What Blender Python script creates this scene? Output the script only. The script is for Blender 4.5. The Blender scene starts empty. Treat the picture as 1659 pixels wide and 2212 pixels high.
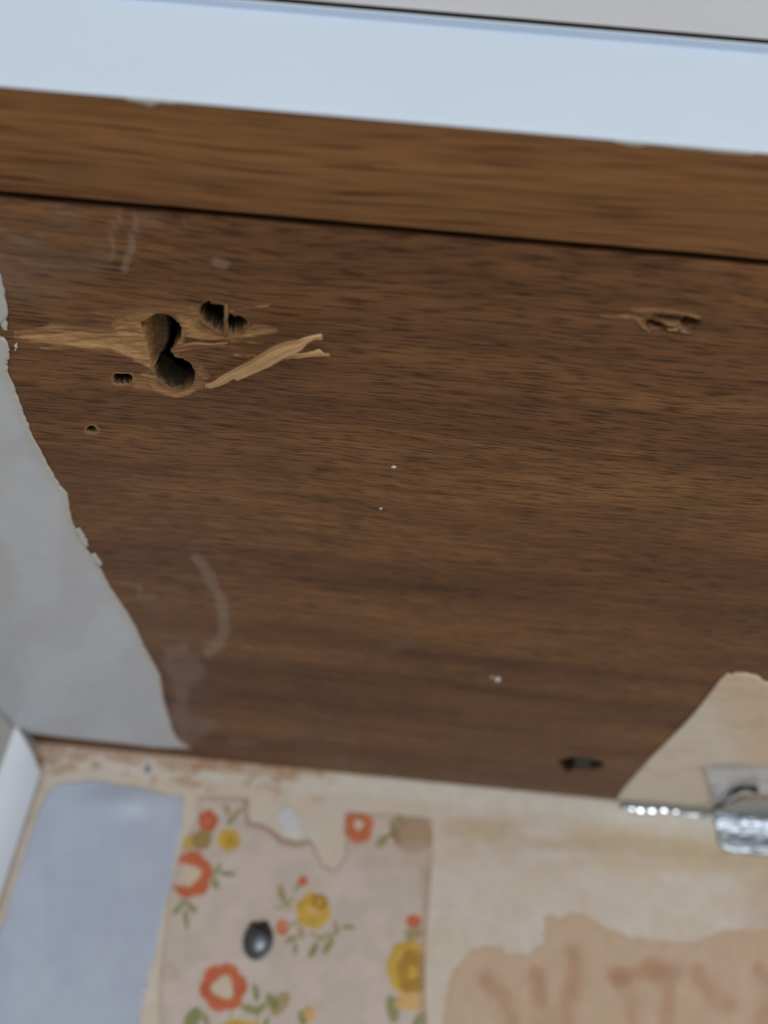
import bpy, math
import numpy as np
from mathutils import Matrix, Vector

# ------------------------------------------------------------------ camera, light, exposure
W, HH = 1659.0, 2212.0
F_PX = 1660.0
PITCH, ROLL, YAW = math.radians(33.4), math.radians(5.97), math.radians(1.0)
CAM = np.array([0.0, 0.0, 1.40])          # metres; the cabinet underside hangs 10 cm above the lens
scene = bpy.context.scene
COL = scene.collection

fwd = np.array([-math.sin(YAW)*math.cos(PITCH), math.cos(YAW)*math.cos(PITCH), math.sin(PITCH)])
rt0 = np.array([math.cos(YAW), math.sin(YAW), 0.0])
up0 = np.cross(rt0, fwd)
cr, sr = math.cos(ROLL), math.sin(ROLL)
camx = rt0*cr + up0*sr
camy = -rt0*sr + up0*cr

cam_data = bpy.data.cameras.new('camera')
cam = bpy.data.objects.new('camera', cam_data)
COL.objects.link(cam)
M = Matrix.Identity(4)
for i in range(3):
    M[i][0] = camx[i]; M[i][1] = camy[i]; M[i][2] = -fwd[i]; M[i][3] = CAM[i]
cam.matrix_world = M
cam_data.sensor_fit = 'VERTICAL'
cam_data.sensor_height = 36.0
cam_data.lens = 36.0*F_PX/HH
cam_data.clip_start = 0.005
cam_data.clip_end = 50
cam_data.dof.use_dof = True
cam_data.dof.focus_distance = 0.156
cam_data.dof.aperture_fstop = 9.5
scene.camera = cam

world = bpy.data.worlds.new('daylight'); scene.world = world
world.use_nodes = True
bg = world.node_tree.nodes['Background']
bg.inputs[0].default_value = (0.80, 0.90, 1.0, 1)
bg.inputs[1].default_value = 0.55

ld = bpy.data.lights.new('unseen_fill_light', 'AREA')  # unseen soft source added behind the lens, set low to brighten the underside
ld.shape = 'RECTANGLE'; ld.size = 1.3; ld.size_y = 0.8
ld.energy = 22; ld.color = (0.93, 0.97, 1.0)
lo = bpy.data.objects.new('unseen_fill_light', ld); COL.objects.link(lo)
lo.location = (0.55, -1.75, 0.70)
lo.rotation_euler = (Vector((0, 0.3, 1.5)) - Vector(lo.location)).to_track_quat('-Z', 'Y').to_euler()

scene.view_settings.view_transform = 'Standard'
scene.view_settings.look = 'None'
scene.view_settings.gamma = 1.0
scene.view_settings.use_curve_mapping = False
scene.view_settings.exposure = 0.0

# ------------------------------------------------------------------ photo pixel <-> plane
ZP = 1.50                                                    # cabinet underside
def ray(px, py):
    px = np.asarray(px, float); py = np.asarray(py, float)
    a = (px - W/2)/F_PX; b = (HH/2 - py)/F_PX
    return fwd + a[..., None]*camx + b[..., None]*camy
def hit(px, py, axis, val):
    d = ray(px, py)
    t = (val - CAM[axis])/d[..., axis]
    return CAM + t[..., None]*d
def proj(P):
    d = np.asarray(P, float) - CAM
    z = d @ fwd
    z = np.where(np.abs(z) < 1e-4, 1e-4, z)
    return W/2 + F_PX*(d @ camx)/z, HH/2 - F_PX*(d @ camy)/z

YW = float(hit(830, 1680, 2, ZP)[1])                         # back wall
YF = float(hit(830, 251, 2, ZP)[1])                          # front face of the cabinet
YG0 = float(hit(830, 489, 2, ZP)[1])                         # back of the rail
YG1 = float(hit(830, 503, 2, ZP)[1])                         # front edge of the plywood
APEX = hit(33, 1566, 2, ZP); XL = float(APEX[0])                          # left wall
XR = 0.75
ZC = 1.86                                                    # ceiling

# ------------------------------------------------------------------ numpy helpers
def vnoise(x, y, seed=0):
    x = np.asarray(x, float); y = np.asarray(y, float)
    xi = np.floor(x).astype(np.int64); yi = np.floor(y).astype(np.int64)
    xf = x-xi; yf = y-yi
    xf = xf*xf*(3-2*xf); yf = yf*yf*(3-2*yf)
    def h(a, b):
        n = (a*374761393 + b*668265263 + seed*974634777) & 0xffffffff
        n = ((n ^ (n >> 13))*1274126177) & 0xffffffff
        n = n ^ (n >> 16)
        return (n & 0xffff)/65535.0
    a = h(xi, yi)*(1-xf) + h(xi+1, yi)*xf
    b = h(xi, yi+1)*(1-xf) + h(xi+1, yi+1)*xf
    return a*(1-yf) + b*yf
def fbm(x, y, seed=0, o=3):
    s = 0; a = 0.5; t = 0
    for k in range(o):
        s = s + a*vnoise(x*2**k, y*2**k, seed+k*17); t += a; a *= .5
    return s/t
def sstep(a, b, x):
    t = np.clip((x-a)/(b-a), 0, 1)
    return t*t*(3-2*t)
def sdf(poly, x, y):                                          # negative inside
    p = np.asarray(poly, float)
    d = np.full(x.shape, 1e18); ins = np.zeros(x.shape, bool)
    n = len(p)
    for i in range(n):
        ax, ay = p[i]; bx, by = p[(i+1) % n]
        ex, ey = bx-ax, by-ay
        t = np.clip(((x-ax)*ex+(y-ay)*ey)/max(ex*ex+ey*ey, 1e-18), 0, 1)
        d = np.minimum(d, (x-ax-t*ex)**2+(y-ay-t*ey)**2)
        if ay != by:
            c = ((ay > y) != (by > y)) & (x < ex*(y-ay)/ey+ax)
            ins ^= c
    d = np.sqrt(d)
    return np.where(ins, -d, d)
def pdist(line, x, y):                                        # distance to an open polyline
    p = np.asarray(line, float); d = np.full(x.shape, 1e18)
    for i in range(len(p)-1):
        ax, ay = p[i]; ex, ey = p[i+1]-p[i]
        t = np.clip(((x-ax)*ex+(y-ay)*ey)/max(ex*ex+ey*ey, 1e-18), 0, 1)
        d = np.minimum(d, (x-ax-t*ex)**2+(y-ay-t*ey)**2)
    return np.sqrt(d)
def zoomed(pts, ox, oy, s):
    return [(ox+a/s, oy+b/s) for a, b in pts]
def rough(poly, step, amp, seed=0, open_=False):
    rng = np.random.RandomState(seed); out = []
    p = np.asarray(poly, float); n = len(p)
    for i in range(n if not open_ else n-1):
        a = p[i]; b = p[(i+1) % n]; L = np.hypot(*(b-a)); k = max(1, int(L/step))
        for j in range(k):
            q = a+(b-a)*j/k
            out.append(q + (rng.normal(0, amp, 2) if j or True else 0))
    return np.array(out)
def lin(r, g, b):
    def f(c):
        c /= 255.0
        return c/12.92 if c <= .04045 else ((c+.055)/1.055)**2.4
    return np.array([f(r), f(g), f(b)])
def L4(r, g, b): return (*lin(r, g, b), 1.0)

# ------------------------------------------------------------------ mesh helpers
def mesh_obj(name, verts, faces, mat, parent=None, attrs=None, smooth=True):
    me = bpy.data.meshes.new(name)
    verts = np.asarray(verts, np.float32)
    if isinstance(faces, np.ndarray):
        me.vertices.add(len(verts)); me.vertices.foreach_set('co', verts.ravel())
        n, k = faces.shape
        me.loops.add(n*k); me.loops.foreach_set('vertex_index', faces.astype(np.int32).ravel())
        me.polygons.add(n)
        me.polygons.foreach_set('loop_start', np.arange(0, n*k, k, dtype=np.int32))
        me.update(calc_edges=True)
    else:
        me.from_pydata(verts.tolist(), [], faces)
    for key, val in (attrs or {}).items():
        val = np.asarray(val, np.float32)
        if val.ndim == 1:
            a = me.attributes.new(key, 'FLOAT', 'POINT'); a.data.foreach_set('value', val)
        else:
            a = me.attributes.new(key, 'FLOAT_COLOR', 'POINT')
            v = np.ones((len(verts), 4), np.float32); v[:, :3] = val
            a.data.foreach_set('color', v.ravel())
    me.validate()
    if smooth and len(me.polygons):
        me.polygons.foreach_set('use_smooth', np.ones(len(me.polygons), bool))
    me.update()
    o = bpy.data.objects.new(name, me)
    if mat: me.materials.append(mat)
    COL.objects.link(o)
    if parent: o.parent = parent
    return o
def box(name, x0, x1, y0, y1, z0, z1, mat, parent=None, bevel=0):
    v = [(x, y, z) for x in (x0, x1) for y in (y0, y1) for z in (z0, z1)]
    f = [(0, 1, 3, 2), (4, 6, 7, 5), (0, 4, 5, 1), (2, 3, 7, 6), (0, 2, 6, 4), (1, 5, 7, 3)]
    o = mesh_obj(name, v, f, mat, parent, smooth=False)
    if bevel:
        m = o.modifiers.new('bevel', 'BEVEL'); m.width = bevel; m.segments = 3
    return o
def profile_x(name, prof, x0, x1, mat, parent=None, smooth=False):   # closed (y, z) profile swept along x
    n = len(prof)
    v = [(x0, a, b) for a, b in prof]+[(x1, a, b) for a, b in prof]
    f = [(i, (i+1) % n, n+(i+1) % n, n+i) for i in range(n)]
    f += [tuple(range(n-1, -1, -1)), tuple(range(n, 2*n))]
    return mesh_obj(name, v, f, mat, parent, smooth=smooth)
def tag(o, label=None, cat=None, group=None, kind=None):
    if label: o['label'] = label
    if cat: o['category'] = cat
    if group: o['group'] = group
    if kind: o['kind'] = kind
    return o
def empty(name, loc):
    o = bpy.data.objects.new(name, None); COL.objects.link(o); o.location = loc
    o.empty_display_size = 0.02
    return o
def keep(o, parent):                                          # parent without moving the mesh
    o.parent = parent
    o.matrix_parent_inverse = Matrix.Translation(parent.location).inverted() if parent.type == 'EMPTY' else Matrix.Identity(4)
    return o
AX = {'z': 2, 'y': 1, 'x': 0}
def sheet(name, poly, plane, val, cell, thick, mat, parent=None, color=None, bump=None, lift=0.0, jitter=None):
    """thin sheet on plane z=val (seen from below) or y=val (seen from -y); poly in photo pixels"""
    ax = AX[plane]
    P = hit(np.array([p[0] for p in poly], float), np.array([p[1] for p in poly], float), ax, val)
    o2 = 1 if plane == 'z' else 2
    q = np.stack([P[:, 0], P[:, o2]], 1)
    if jitter: q = rough(q, *jitter)
    if plane == 'z': q[:, 0] = np.maximum(q[:, 0], XL+.0009); q[:, 1] = np.clip(q[:, 1], YF+.0006, YW-.0004)
    else: q[:, 0] = np.maximum(q[:, 0], XL+.0009)
    x0, y0 = q.min(0)-cell; x1, y1 = q.max(0)+cell
    xs = np.arange(x0, x1+cell, cell); ys = np.arange(y0, y1+cell, cell)
    X, Y = np.meshgrid(xs, ys, indexing='ij'); nx, ny = X.shape
    x = X.ravel(); y = Y.ravel()
    s = sdf(q, x, y); e = cell*.05
    gx = (sdf(q, x+e, y)-s)/e; gy = (sdf(q, x, y+e)-s)/e
    mv = np.abs(s) < cell*.55
    x = np.where(mv, x-s*gx, x); y = np.where(mv, y-s*gy, y)
    ok = s < cell*.55
    I = np.arange(nx*ny).reshape(nx, ny)
    f = np.stack([I[:-1, :-1], I[1:, :-1], I[1:, 1:], I[:-1, 1:]], -1).reshape(-1, 4)
    f = f[ok[f].all(1)]
    if plane == 'z': f = f[:, ::-1]                           # face down
    used = np.unique(f); mp = -np.ones(nx*ny, int); mp[used] = np.arange(len(used))
    f = mp[f]; x = x[used]; y = y[used]; s = s[used]
    V = np.zeros((len(used), 3)); V[:, 0] = x; V[:, o2] = y; V[:, ax] = val
    px, py = proj(V)
    off = np.full(len(used), thick+lift)
    if bump is not None: off = off + bump(px, py, s)
    V[:, ax] -= off
    at = {}
    if color is not None: at['Col'] = color(px, py, s)
    o = mesh_obj(name, V, f, mat, parent, at)
    m = o.modifiers.new('thickness', 'SOLIDIFY'); m.thickness = thick; m.offset = -1
    return o

# ------------------------------------------------------------------ materials
class NT:
    def __init__(s, name):
        s.m = bpy.data.materials.new(name); s.m.use_nodes = True
        s.t = s.m.node_tree; s.n = s.t.nodes; s.l = s.t.links
        s.b = s.n['Principled BSDF']
    def node(s, typ, **kw):
        n = s.n.new(typ)
        for k, v in kw.items():
            if k.startswith('i_'): n.inputs[int(k[2:])].default_value = v
            else: setattr(n, k, v)
        return n
    def lk(s, a, b): s.l.new(a, b)
    def noise(s, scale, detail=3, rough=.55, sc=1.0, vec=None):
        if vec is None:
            tc = s.node('ShaderNodeNewGeometry'); vec = tc.outputs['Position']
        mp = s.node('ShaderNodeMapping'); s.lk(vec, mp.inputs[0]); mp.inputs['Scale'].default_value = scale
        no = s.node('ShaderNodeTexNoise'); s.lk(mp.outputs[0], no.inputs['Vector'])
        no.inputs['Scale'].default_value = sc; no.inputs['Detail'].default_value = detail; no.inputs['Roughness'].default_value = rough
        return no.outputs['Fac']
    def ramp(s, fac, stops, interp='LINEAR'):
        r = s.node('ShaderNodeValToRGB'); r.color_ramp.interpolation = interp
        e = r.color_ramp.elements
        while len(e) < len(stops): e.new(.5)
        for q, (p, c) in zip(e, stops): q.position = p; q.color = c
        s.lk(fac, r.inputs[0]); return r.outputs[0]
    def mix(s, fac, a, b, blend='MIX'):
        m = s.node('ShaderNodeMix', data_type='RGBA', blend_type=blend)
        for sock, v in ((m.inputs[0], fac), (m.inputs[6], a), (m.inputs[7], b)):
            if hasattr(v, 'is_linked') or isinstance(v, bpy.types.NodeSocket): s.lk(v, sock)
            else: sock.default_value = v
        return m.outputs[2]
    def attr(s, name, out='Fac'):
        a = s.node('ShaderNodeAttribute'); a.attribute_name = name; return a.outputs[out]
    def bump(s, h, strength, dist):
        b = s.node('ShaderNodeBump'); b.inputs['Strength'].default_value = strength; b.inputs['Distance'].default_value = dist
        s.lk(h, b.inputs['Height']); s.lk(b.outputs[0], s.b.inputs['Normal'])
    def set(s, **kw):
        for k, v in kw.items():
            k = {'rough': 'Roughness', 'metal': 'Metallic', 'spec': 'Specular IOR Level', 'alpha': 'Alpha', 'coat': 'Coat Weight'}.get(k, k)
            s.b.inputs[k].default_value = v
    def base(s, v):
        if isinstance(v, bpy.types.NodeSocket): s.lk(v, s.b.inputs['Base Color'])
        else: s.b.inputs['Base Color'].default_value = v

def G(v): return (v, v, v, 1)
def wood(name, dark, mid, light, gain=1.0, long_=1.0, attrs=False, con=1.0):
    def G(v): return (1+(v-1)*con,)*3+(1,)
    k = NT(name)
    # slightly wavy grain along x
    geo = k.node('ShaderNodeNewGeometry')
    wv = k.noise((7, 7, 7), 2, .5)
    wv2 = k.node('ShaderNodeMath', operation='MULTIPLY_ADD'); k.lk(wv, wv2.inputs[0]); wv2.inputs[1].default_value = .016; wv2.inputs[2].default_value = -.008
    cb = k.node('ShaderNodeCombineXYZ'); k.lk(wv2.outputs[0], cb.inputs[1])
    ad = k.node('ShaderNodeVectorMath', operation='ADD'); k.lk(geo.outputs['Position'], ad.inputs[0]); k.lk(cb.outputs[0], ad.inputs[1])
    vec = ad.outputs[0]
    broad = k.noise((7/long_, 55, 55), 3, .55, vec=vec)
    med = k.noise((26/long_, 520, 520), 5, .62, vec=vec)
    pore = k.noise((150/long_, 2100, 2100), 2, .5, vec=vec)
    blot = k.noise((60, 110, 60), 3, .6, vec=vec)
    c = k.ramp(broad, [(.3, dark), (.5, mid), (.72, light)])
    c = k.mix(1.0, c, k.ramp(med, [(.28, G(.58)), (.5, G(1.0)), (.72, G(1.28))]), 'MULTIPLY')
    c = k.mix(1.0, c, k.ramp(blot, [(.3, G(.86)), (.7, G(1.12))]), 'MULTIPLY')
    c = k.mix(1.0, c, k.ramp(pore, [(.36, (.44, .37, .32, 1)), (.49, G(1.0)), (.7, G(1.12))]), 'MULTIPLY')
    if attrs:
        fib = k.noise((120, 1500, 1500), 3, .6)
        bare = k.ramp(fib, [(.25, L4(124, 90, 56)), (.5, L4(168, 128, 84)), (.75, L4(204, 164, 118))])
        c = k.mix(k.attr('bare'), c, bare)
        c = k.mix(k.attr('recess_shade'), c, L4(38, 30, 20))  # shade inside holes, pits and at the sheet edges, painted as dark colour
        c = k.mix(k.attr('dust'), c, L4(168, 152, 140))
    k.base(c)
    k.set(rough=.52, spec=.30)
    h = k.mix(.5, med, pore)
    k.bump(h, .35*gain, .0004)
    return k.m

wood_panel = wood('brown_lauan_plywood', L4(92, 60, 37), L4(115, 78, 49), L4(133, 95, 60), 1.0, 1.0, True)
wood_rail = wood('varnished_rail_wood', L4(106, 70, 42), L4(128, 88, 52), L4(146, 103, 63), .4, 2.6, False, .55)

def painted(name, rgb, rough=.45, spec=.4, var=.04, bscale=400, bstr=.15, sc=(30, 30, 30), tint=None):
    k = NT(name)
    n = k.noise(sc, 4, .6)
    lo_ = tuple(np.clip(lin(*rgb)*(1-var*2), 0, 1))+(1,); hi_ = tuple(np.clip(lin(*rgb)*(1+var), 0, 1))+(1,)
    k.base(k.ramp(n, [(.3, lo_ if tint is None else L4(*tint)), (.65, hi_)]))
    k.set(rough=rough, spec=spec)
    k.bump(k.noise((bscale,)*3, 3, .6), bstr, .0003)
    return k.m
def vcol(name, rough=.6, spec=.3, metal=0.0, alpha=1.0, bscale=500, bstr=.2, var=.06):
    k = NT(name)
    c = k.mix(1.0, k.attr('Col', 'Color'), k.ramp(k.noise((160, 160, 160), 4, .6), [(.3, G(1-var)), (.7, G(1+var))]), 'MULTIPLY')
    k.base(c); k.set(rough=rough, spec=spec, metal=metal, alpha=alpha)
    k.bump(k.noise((bscale,)*3, 3, .6), bstr, .0002)
    return k.m
white_paint = painted('white_gloss_paint', (216, 228, 242), .4, .35, .012, 300, .08)
white_trim = painted('white_plastic_trim', (240, 244, 252), .35, .4, .02, 200, .05)
door_paint = painted('greyed_door_paint', (203, 202, 207), .55, .3, .02, 250, .2, (45, 45, 30), (199, 196, 196))
dark_core = painted('dark_unpainted_board', (70, 58, 46), .8, .1, .1)
lino = painted('beige_floor_vinyl', (186, 174, 158), .5, .3, .1, 100, .2, (6, 6, 6))
ceil_m = painted('ceiling_board', (205, 203, 198), .7, .2, .03)
wall_plain = painted('off_white_wall_board', (196, 196, 192), .6, .25, .03)
vinyl_m = vcol('greyed_vinyl_lining', .42, .4, bscale=260, bstr=.12, var=.03)
wall_m = vcol('stained_wall_board', .62, .25)
print_m = vcol('floral_print_paper', .55, .3, bscale=700, bstr=.25)
paper_m = vcol('cream_torn_paper', .6, .25)
lilac_m = vcol('pale_lilac_paint', .30, .5, bscale=140, bstr=.25, var=.03)
splinter_m = vcol('raw_splintered_wood', .7, .2, bscale=1500, bstr=.5, var=.12)
foil_m = vcol('crumpled_foil', .36, .5, metal=.85, bscale=420, bstr=.5)
glint_m = vcol('pressed_foil', .10, .5, metal=1.0, bscale=420, bstr=.05)
clear_m = vcol('clear_tape_film', .25, .6, alpha=.62, bscale=500, bstr=.6)
k = NT('dark_steel'); k.base(L4(104, 106, 110)); k.set(rough=.36, metal=1.0); k.bump(k.noise((500,)*3, 2, .5), .25, .0004); steel_m = k.m
flake_m = painted('white_paint_flake', (225, 225, 222), .6, .3, .02)
drip_m = painted('dry_paint_drip', (178, 172, 158), .5, .3, .05)
glue_shade_m = painted('dark_adhesive_and_gap_shade', (45, 38, 32), .7, .2, .1)  # adhesive on the torn lip; also the shade strip under the doors

# ------------------------------------------------------------------ setting: walls, floor, ceiling
tag(box('floor', XL-.02, 2.2, -2.4, YW+.02, -.03, 0, lino), kind='structure')
tag(box('ceiling', XL-.02, 2.2, -2.4, YW+.02, ZC, ZC+.03, ceil_m), kind='structure')
tag(box('wall_left', XL-.02, XL, -1.2, YW, 0, ZC, wall_plain), kind='structure')

# back wall: one board, stained cream, grid fine where it shows
CREAM = lin(208, 193, 174); PALE = lin(211, 200, 190); TAN = lin(198, 163, 132); RUST = lin(168, 118, 84); PINK = lin(190, 168, 150)
z3 = lambda p: zoomed(p, 900, 1400, 2.186)
stain = z3([(100, 2600), (115, 1775), (140, 1600), (180, 1510), (260, 1420), (330, 1400), (400, 1410), (420, 1440), (520, 1440), (600, 1390), (605, 1260),
            (640, 1255), (680, 1275), (730, 1240), (790, 1260), (900, 1320), (1000, 1360), (1150, 1380), (1300, 1385), (1400, 1350), (1450, 1325), (1659, 1330), (1850, 1345), (2010, 1420), (2120, 1560), (2180, 1800), (2230, 2150), (2190, 2500), (2260, 2900), (2150, 3200), (1900, 3350), (1500, 3300), (1100, 3420), (700, 3330), (350, 3380), (180, 3150), (140, 2900)])
streaks = [((740, 1440), (755, 1560), (700, 1700), (690, 1790)), ((560, 1540), (600, 1700), (590, 1800)), ((960, 1540), (1010, 1680), (1020, 1790)), ((1120, 1500), (1190, 1600), (1180, 1780)),
           ((1330, 1530), (1400, 1650), (1480, 1690)), ((1620, 1520), (1700, 1600), (1640, 1750)), ((330, 1570), (420, 1650), (450, 1780)), ((940, 1560), (1100, 1520), (1220, 1540))]
def mixc(c, t, m): return c*(1-m[:, None]) + t[None, :]*m[:, None]
def wall_color(px, py):
    n1 = fbm(px/60, py/50, 3); n2 = fbm(px/22, py/20, 8); n3 = fbm(px/130, py/26, 5)
    c = np.repeat(CREAM[None, :], len(px), 0)
    c = mixc(c, PALE, sstep(.35, .75, n1)*.7)
    jy = 1590 + .0995*px                                         # line where wall meets cabinet
    d = py-jy
    # lighter band under the cabinet and a yellowed band below it on the right
    c = mixc(c, lin(214, 206, 193), sstep(62, 40, d)*.75)
    rgt = sstep(930, 980, px)
    c = mixc(c, lin(192, 168, 134), rgt*sstep(62, 85, d)*sstep(190, 100, d)*sstep(.25, .6, n3)*.75)
    c = mixc(c, lin(186, 152, 118), sstep(1560, 1680, px)*sstep(120, 170, d)*sstep(330, 250, d)*.45)
    c = mixc(c, PALE, rgt*sstep(150, 260, d)*.45*n1)
    # brown glue smears along the top edge
    lim = np.where(px < 700, 14+44*n2, 10+10*n2)
    c = mixc(c, lin(176, 128, 92), sstep(lim, lim-14, d)*np.where(px < 720, .55, .45)*sstep(.2, .5, fbm(px/35, py/14, 21)+.15))
    c = mixc(c, lin(170, 120, 80), sstep(.56, .68, fbm(px/30, py/18, 31))*sstep(85, 60, d)*sstep(760, 640, px)*.55)
    # large tan stain with rusty streaks
    w = 10*(fbm(px/14, py/14, 12)-.5)
    s = sdf(stain, px, py)+w
    m = sstep(5, -7, s)
    c = mixc(c, TAN, m*.72)
    c = mixc(c, lin(166, 124, 92), m*sstep(-22, -3, s)*.14)
    for i, st in enumerate(streaks):
        q = pdist(z3(st), px, py) + 18*(fbm(px/25, py/40, 40+i)-.5)
        c = mixc(c, RUST, m*sstep(34, 2, q)*.5)
    c = mixc(c, lin(196, 168, 138), m*sstep(.5, .8, fbm(px/60, py/110, 55))*.6)
    # chipped grey dot with pale halo, and a pink-brown drip by the trim
    q = np.hypot((px-319)/7, (py-1661)/11)
    c = mixc(c, lin(214, 206, 196), sstep(2.6, 1.6, q)*.8)
    c = mixc(c, lin(120, 124, 132), sstep(1.2, .7, q))
    c = mixc(c, RUST, sstep(14, 5, np.hypot(px-87, (py-1643)/1.6))*.7)
    return c
xa, xb = XL, .42
xs = np.concatenate([np.arange(xa, xb, .0007), np.linspace(xb, 2.2, 12)])
zs = np.concatenate([np.linspace(0, 1.26, 8), np.arange(1.27, 1.369, .0014), np.arange(1.37, ZP+.003, .0007), np.linspace(ZP+.01, ZC, 6)])
X, Z = np.meshgrid(xs, zs, indexing='ij'); nx, nz = X.shape
V = np.stack([X.ravel(), np.full(X.size, YW), Z.ravel()], 1)
I = np.arange(nx*nz).reshape(nx, nz)
f = np.stack([I[:-1, :-1], I[1:, :-1], I[1:, 1:], I[:-1, 1:]], -1).reshape(-1, 4)
px, py = proj(V)
wall = mesh_obj('wall_back', V, f, wall_m, None, {'Col': np.clip(wall_color(px, py), 0, 1)})
m = wall.modifiers.new('thickness', 'SOLIDIFY'); m.thickness = .02; m.offset = -1
tag(wall, 'cream wall board with tan water stains below the cabinet', None, kind='structure')

# painted lilac patch
z1 = lambda p: zoomed(p, 0, 1500, 3.106)
lil = z1([(380, 600), (520, 585), (640, 572), (800, 610), (1000, 640), (1130, 680), (1235, 690), (1225, 880), (1180, 1050), (1150, 1250), (1100, 1450), (1050, 1700), (1000, 1900),
          (960, 2060), (930, 2212), (860, 2600), (-500, 2900), (-260, 2212), (-60, 1750), (40, 1480), (120, 1230), (205, 950), (262, 770), (320, 660)])
def lil_c(px, py, s):
    n = fbm(px/70, py/90, 4)
    c = np.repeat(lin(179, 185, 202)[None, :], len(px), 0)
    c = mixc(c, lin(186, 192, 207), sstep(.4, .75, n)*.7)
    return mixc(c, lin(200, 196, 190), sstep(-.0016, 0, s)*.4)
def lil_b(px, py, s):
    q = np.hypot((px-250)/75, (py-1735)/28)
    return .0025*np.exp(-q*q) + .0006*(fbm(px/90, py/60, 9)-.5)*sstep(0, -.004, s)
sheet('painted_patch', lil, 'y', YW, .0009, .0003, lilac_m, wall, lil_c, lil_b)['label'] = 'smooth pale lilac painted patch'

# floral paper
z2 = lambda p: zoomed(p, 330, 1580, 2.552)
flo = z2([(255, 362), (400, 362), (530, 372), (525, 440), (535, 505), (600, 512), (660, 545), (720, 592), (800, 612), (860, 595), (890, 620), (915, 680), (940, 735), (1000, 765), (1060, 700), (1066, 620), (1052, 540), (1062, 440),
          (1200, 455), (1380, 462), (1540, 482), (1545, 680), (1528, 900), (1512, 1100), (1502, 1300), (1506, 1480), (1512, 1613), (1500, 1900), (1520, 2250), (1500, 2520), (1380, 2560), (1150, 2480), (900, 2590), (640, 2530), (420, 2600), (150, 2540), (-20, 2580), (-60, 2300), (0, 2000), (20, 1750), (36, 1613), (36, 1450), (45, 1300), (75, 1030), (80, 935), (130, 760), (172, 600), (250, 470)])
OR = lin(198, 102, 64); ORP = lin(204, 120, 84); YE = lin(206, 166, 66); MU = lin(176, 132, 44); GR = lin(132, 134, 72); OL = lin(158, 134, 86); CR = lin(206, 190, 164); PE = lin(214, 170, 110)
flowers = [  # x, y, rx, ry, lobes, colour, centre colour, centre radius
    (305, 495, 56, 62, 5, OR, ORP, .3), (205, 790, 122, 128, 6, OR, CR, .45), (1135, 525, 84, 96, 6, ORP, CR, .3), (1135, 515, 60, 70, 5, OR, CR, .42), (390, 1412, 128, 132, 6, OR, CR, .46),
    (828, 826, 28, 28, 3, OR, ORP, .2), (715, 1082, 36, 46, 4, ORP, PE, .2), (1440, 1046, 42, 36, 4, OR, ORP, .2),
    (190, 612, 34, 42, 4, YE, PE, .2), (268, 600, 58, 56, 5, OL, MU, .3), (420, 598, 60, 62, 5, YE, MU, .3), (885, 990, 95, 100, 6, YE, PE, .28), (920, 940, 46, 42, 5, MU, YE, .4),
    (1412, 1300, 122, 150, 7, YE, PE, .16), (1435, 1330, 90, 125, 6, MU, YE, .3), (1420, 1490, 88, 52, 5, PE, PE, .1), (865, 1555, 36, 44, 4, PE, YE, .2), (480, 1640, 120, 50, 6, YE, MU, .3),
    (700, 1950, 110, 110, 6, OR, CR, .4), (1150, 1850, 80, 85, 6, YE, PE, .3), (300, 2150, 90, 90, 6, YE, PE, .3), (1000, 2350, 110, 110, 6, OR, CR, .42)]
leaves = [(408, 432, 38, 14, 70), (468, 448, 34, 12, -38), (432, 490, 36, 16, -50), (357, 760, 42, 13, -62), (412, 784, 46, 15, 6), (345, 838, 34, 20, 75), (322, 800, 20, 8, 0),
          (140, 978, 44, 17, -55), (208, 962, 48, 15, 35), (184, 1035, 60, 15, 84), (222, 985, 30, 14, 15), (180, 945, 40, 8, 20),
          (708, 882, 44, 20, 82), (718, 925, 36, 14, 60), (702, 972, 34, 9, -5), (762, 935, 40, 7, -58), (800, 860, 28, 9, -50), (748, 962, 30, 7, 70),
          (815, 1108, 40, 17, 78), (758, 1146, 42, 14, -22), (786, 1198, 38, 14, 80), (885, 1205, 52, 18, -62), (968, 1182, 52, 22, -60), (905, 1128, 48, 9, 18), (1012, 1082, 44, 15, 75), (1080, 1080, 40, 12, 2), (950, 1130, 44, 8, -28), (780, 1060, 40, 7, -30), (1000, 1120, 40, 6, -40),
          (1338, 545, 66, 28, 72), (1262, 612, 44, 28, -50), (1300, 575, 30, 10, -30), (1438, 1112, 52, 30, 0), (1400, 1160, 40, 14, -50), (1322, 1530, 78, 36, 78), (1478, 1592, 66, 36, -48), (1370, 490, 40, 20, 40),
          (570, 1440, 50, 18, 78), (540, 1532, 60, 24, 18), (598, 1525, 44, 18, -42), (702, 1500, 78, 44, -52), (660, 1490, 52, 28, 60), (826, 1582, 46, 24, 80), (292, 1590, 44, 18, 76), (220, 1585, 70, 42, -60), (432, 1560, 50, 5, 85), (575, 1580, 50, 5, 80), (620, 1620, 50, 14, -70),
          (560, 1900, 60, 24, 20), (850, 1990, 60, 24, -40), (620, 2060, 60, 20, 70), (1240, 1940, 50, 20, 40), (1060, 1780, 50, 18, -60), (400, 2200, 50, 20, 30), (860, 2300, 60, 24, 10)]
tear = z2([(525, 372), (525, 440), (535, 505), (600, 512), (660, 545), (720, 592), (800, 612), (860, 595), (890, 620), (915, 680), (940, 735), (1000, 765), (1060, 700), (1066, 620), (1052, 540)])
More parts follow.
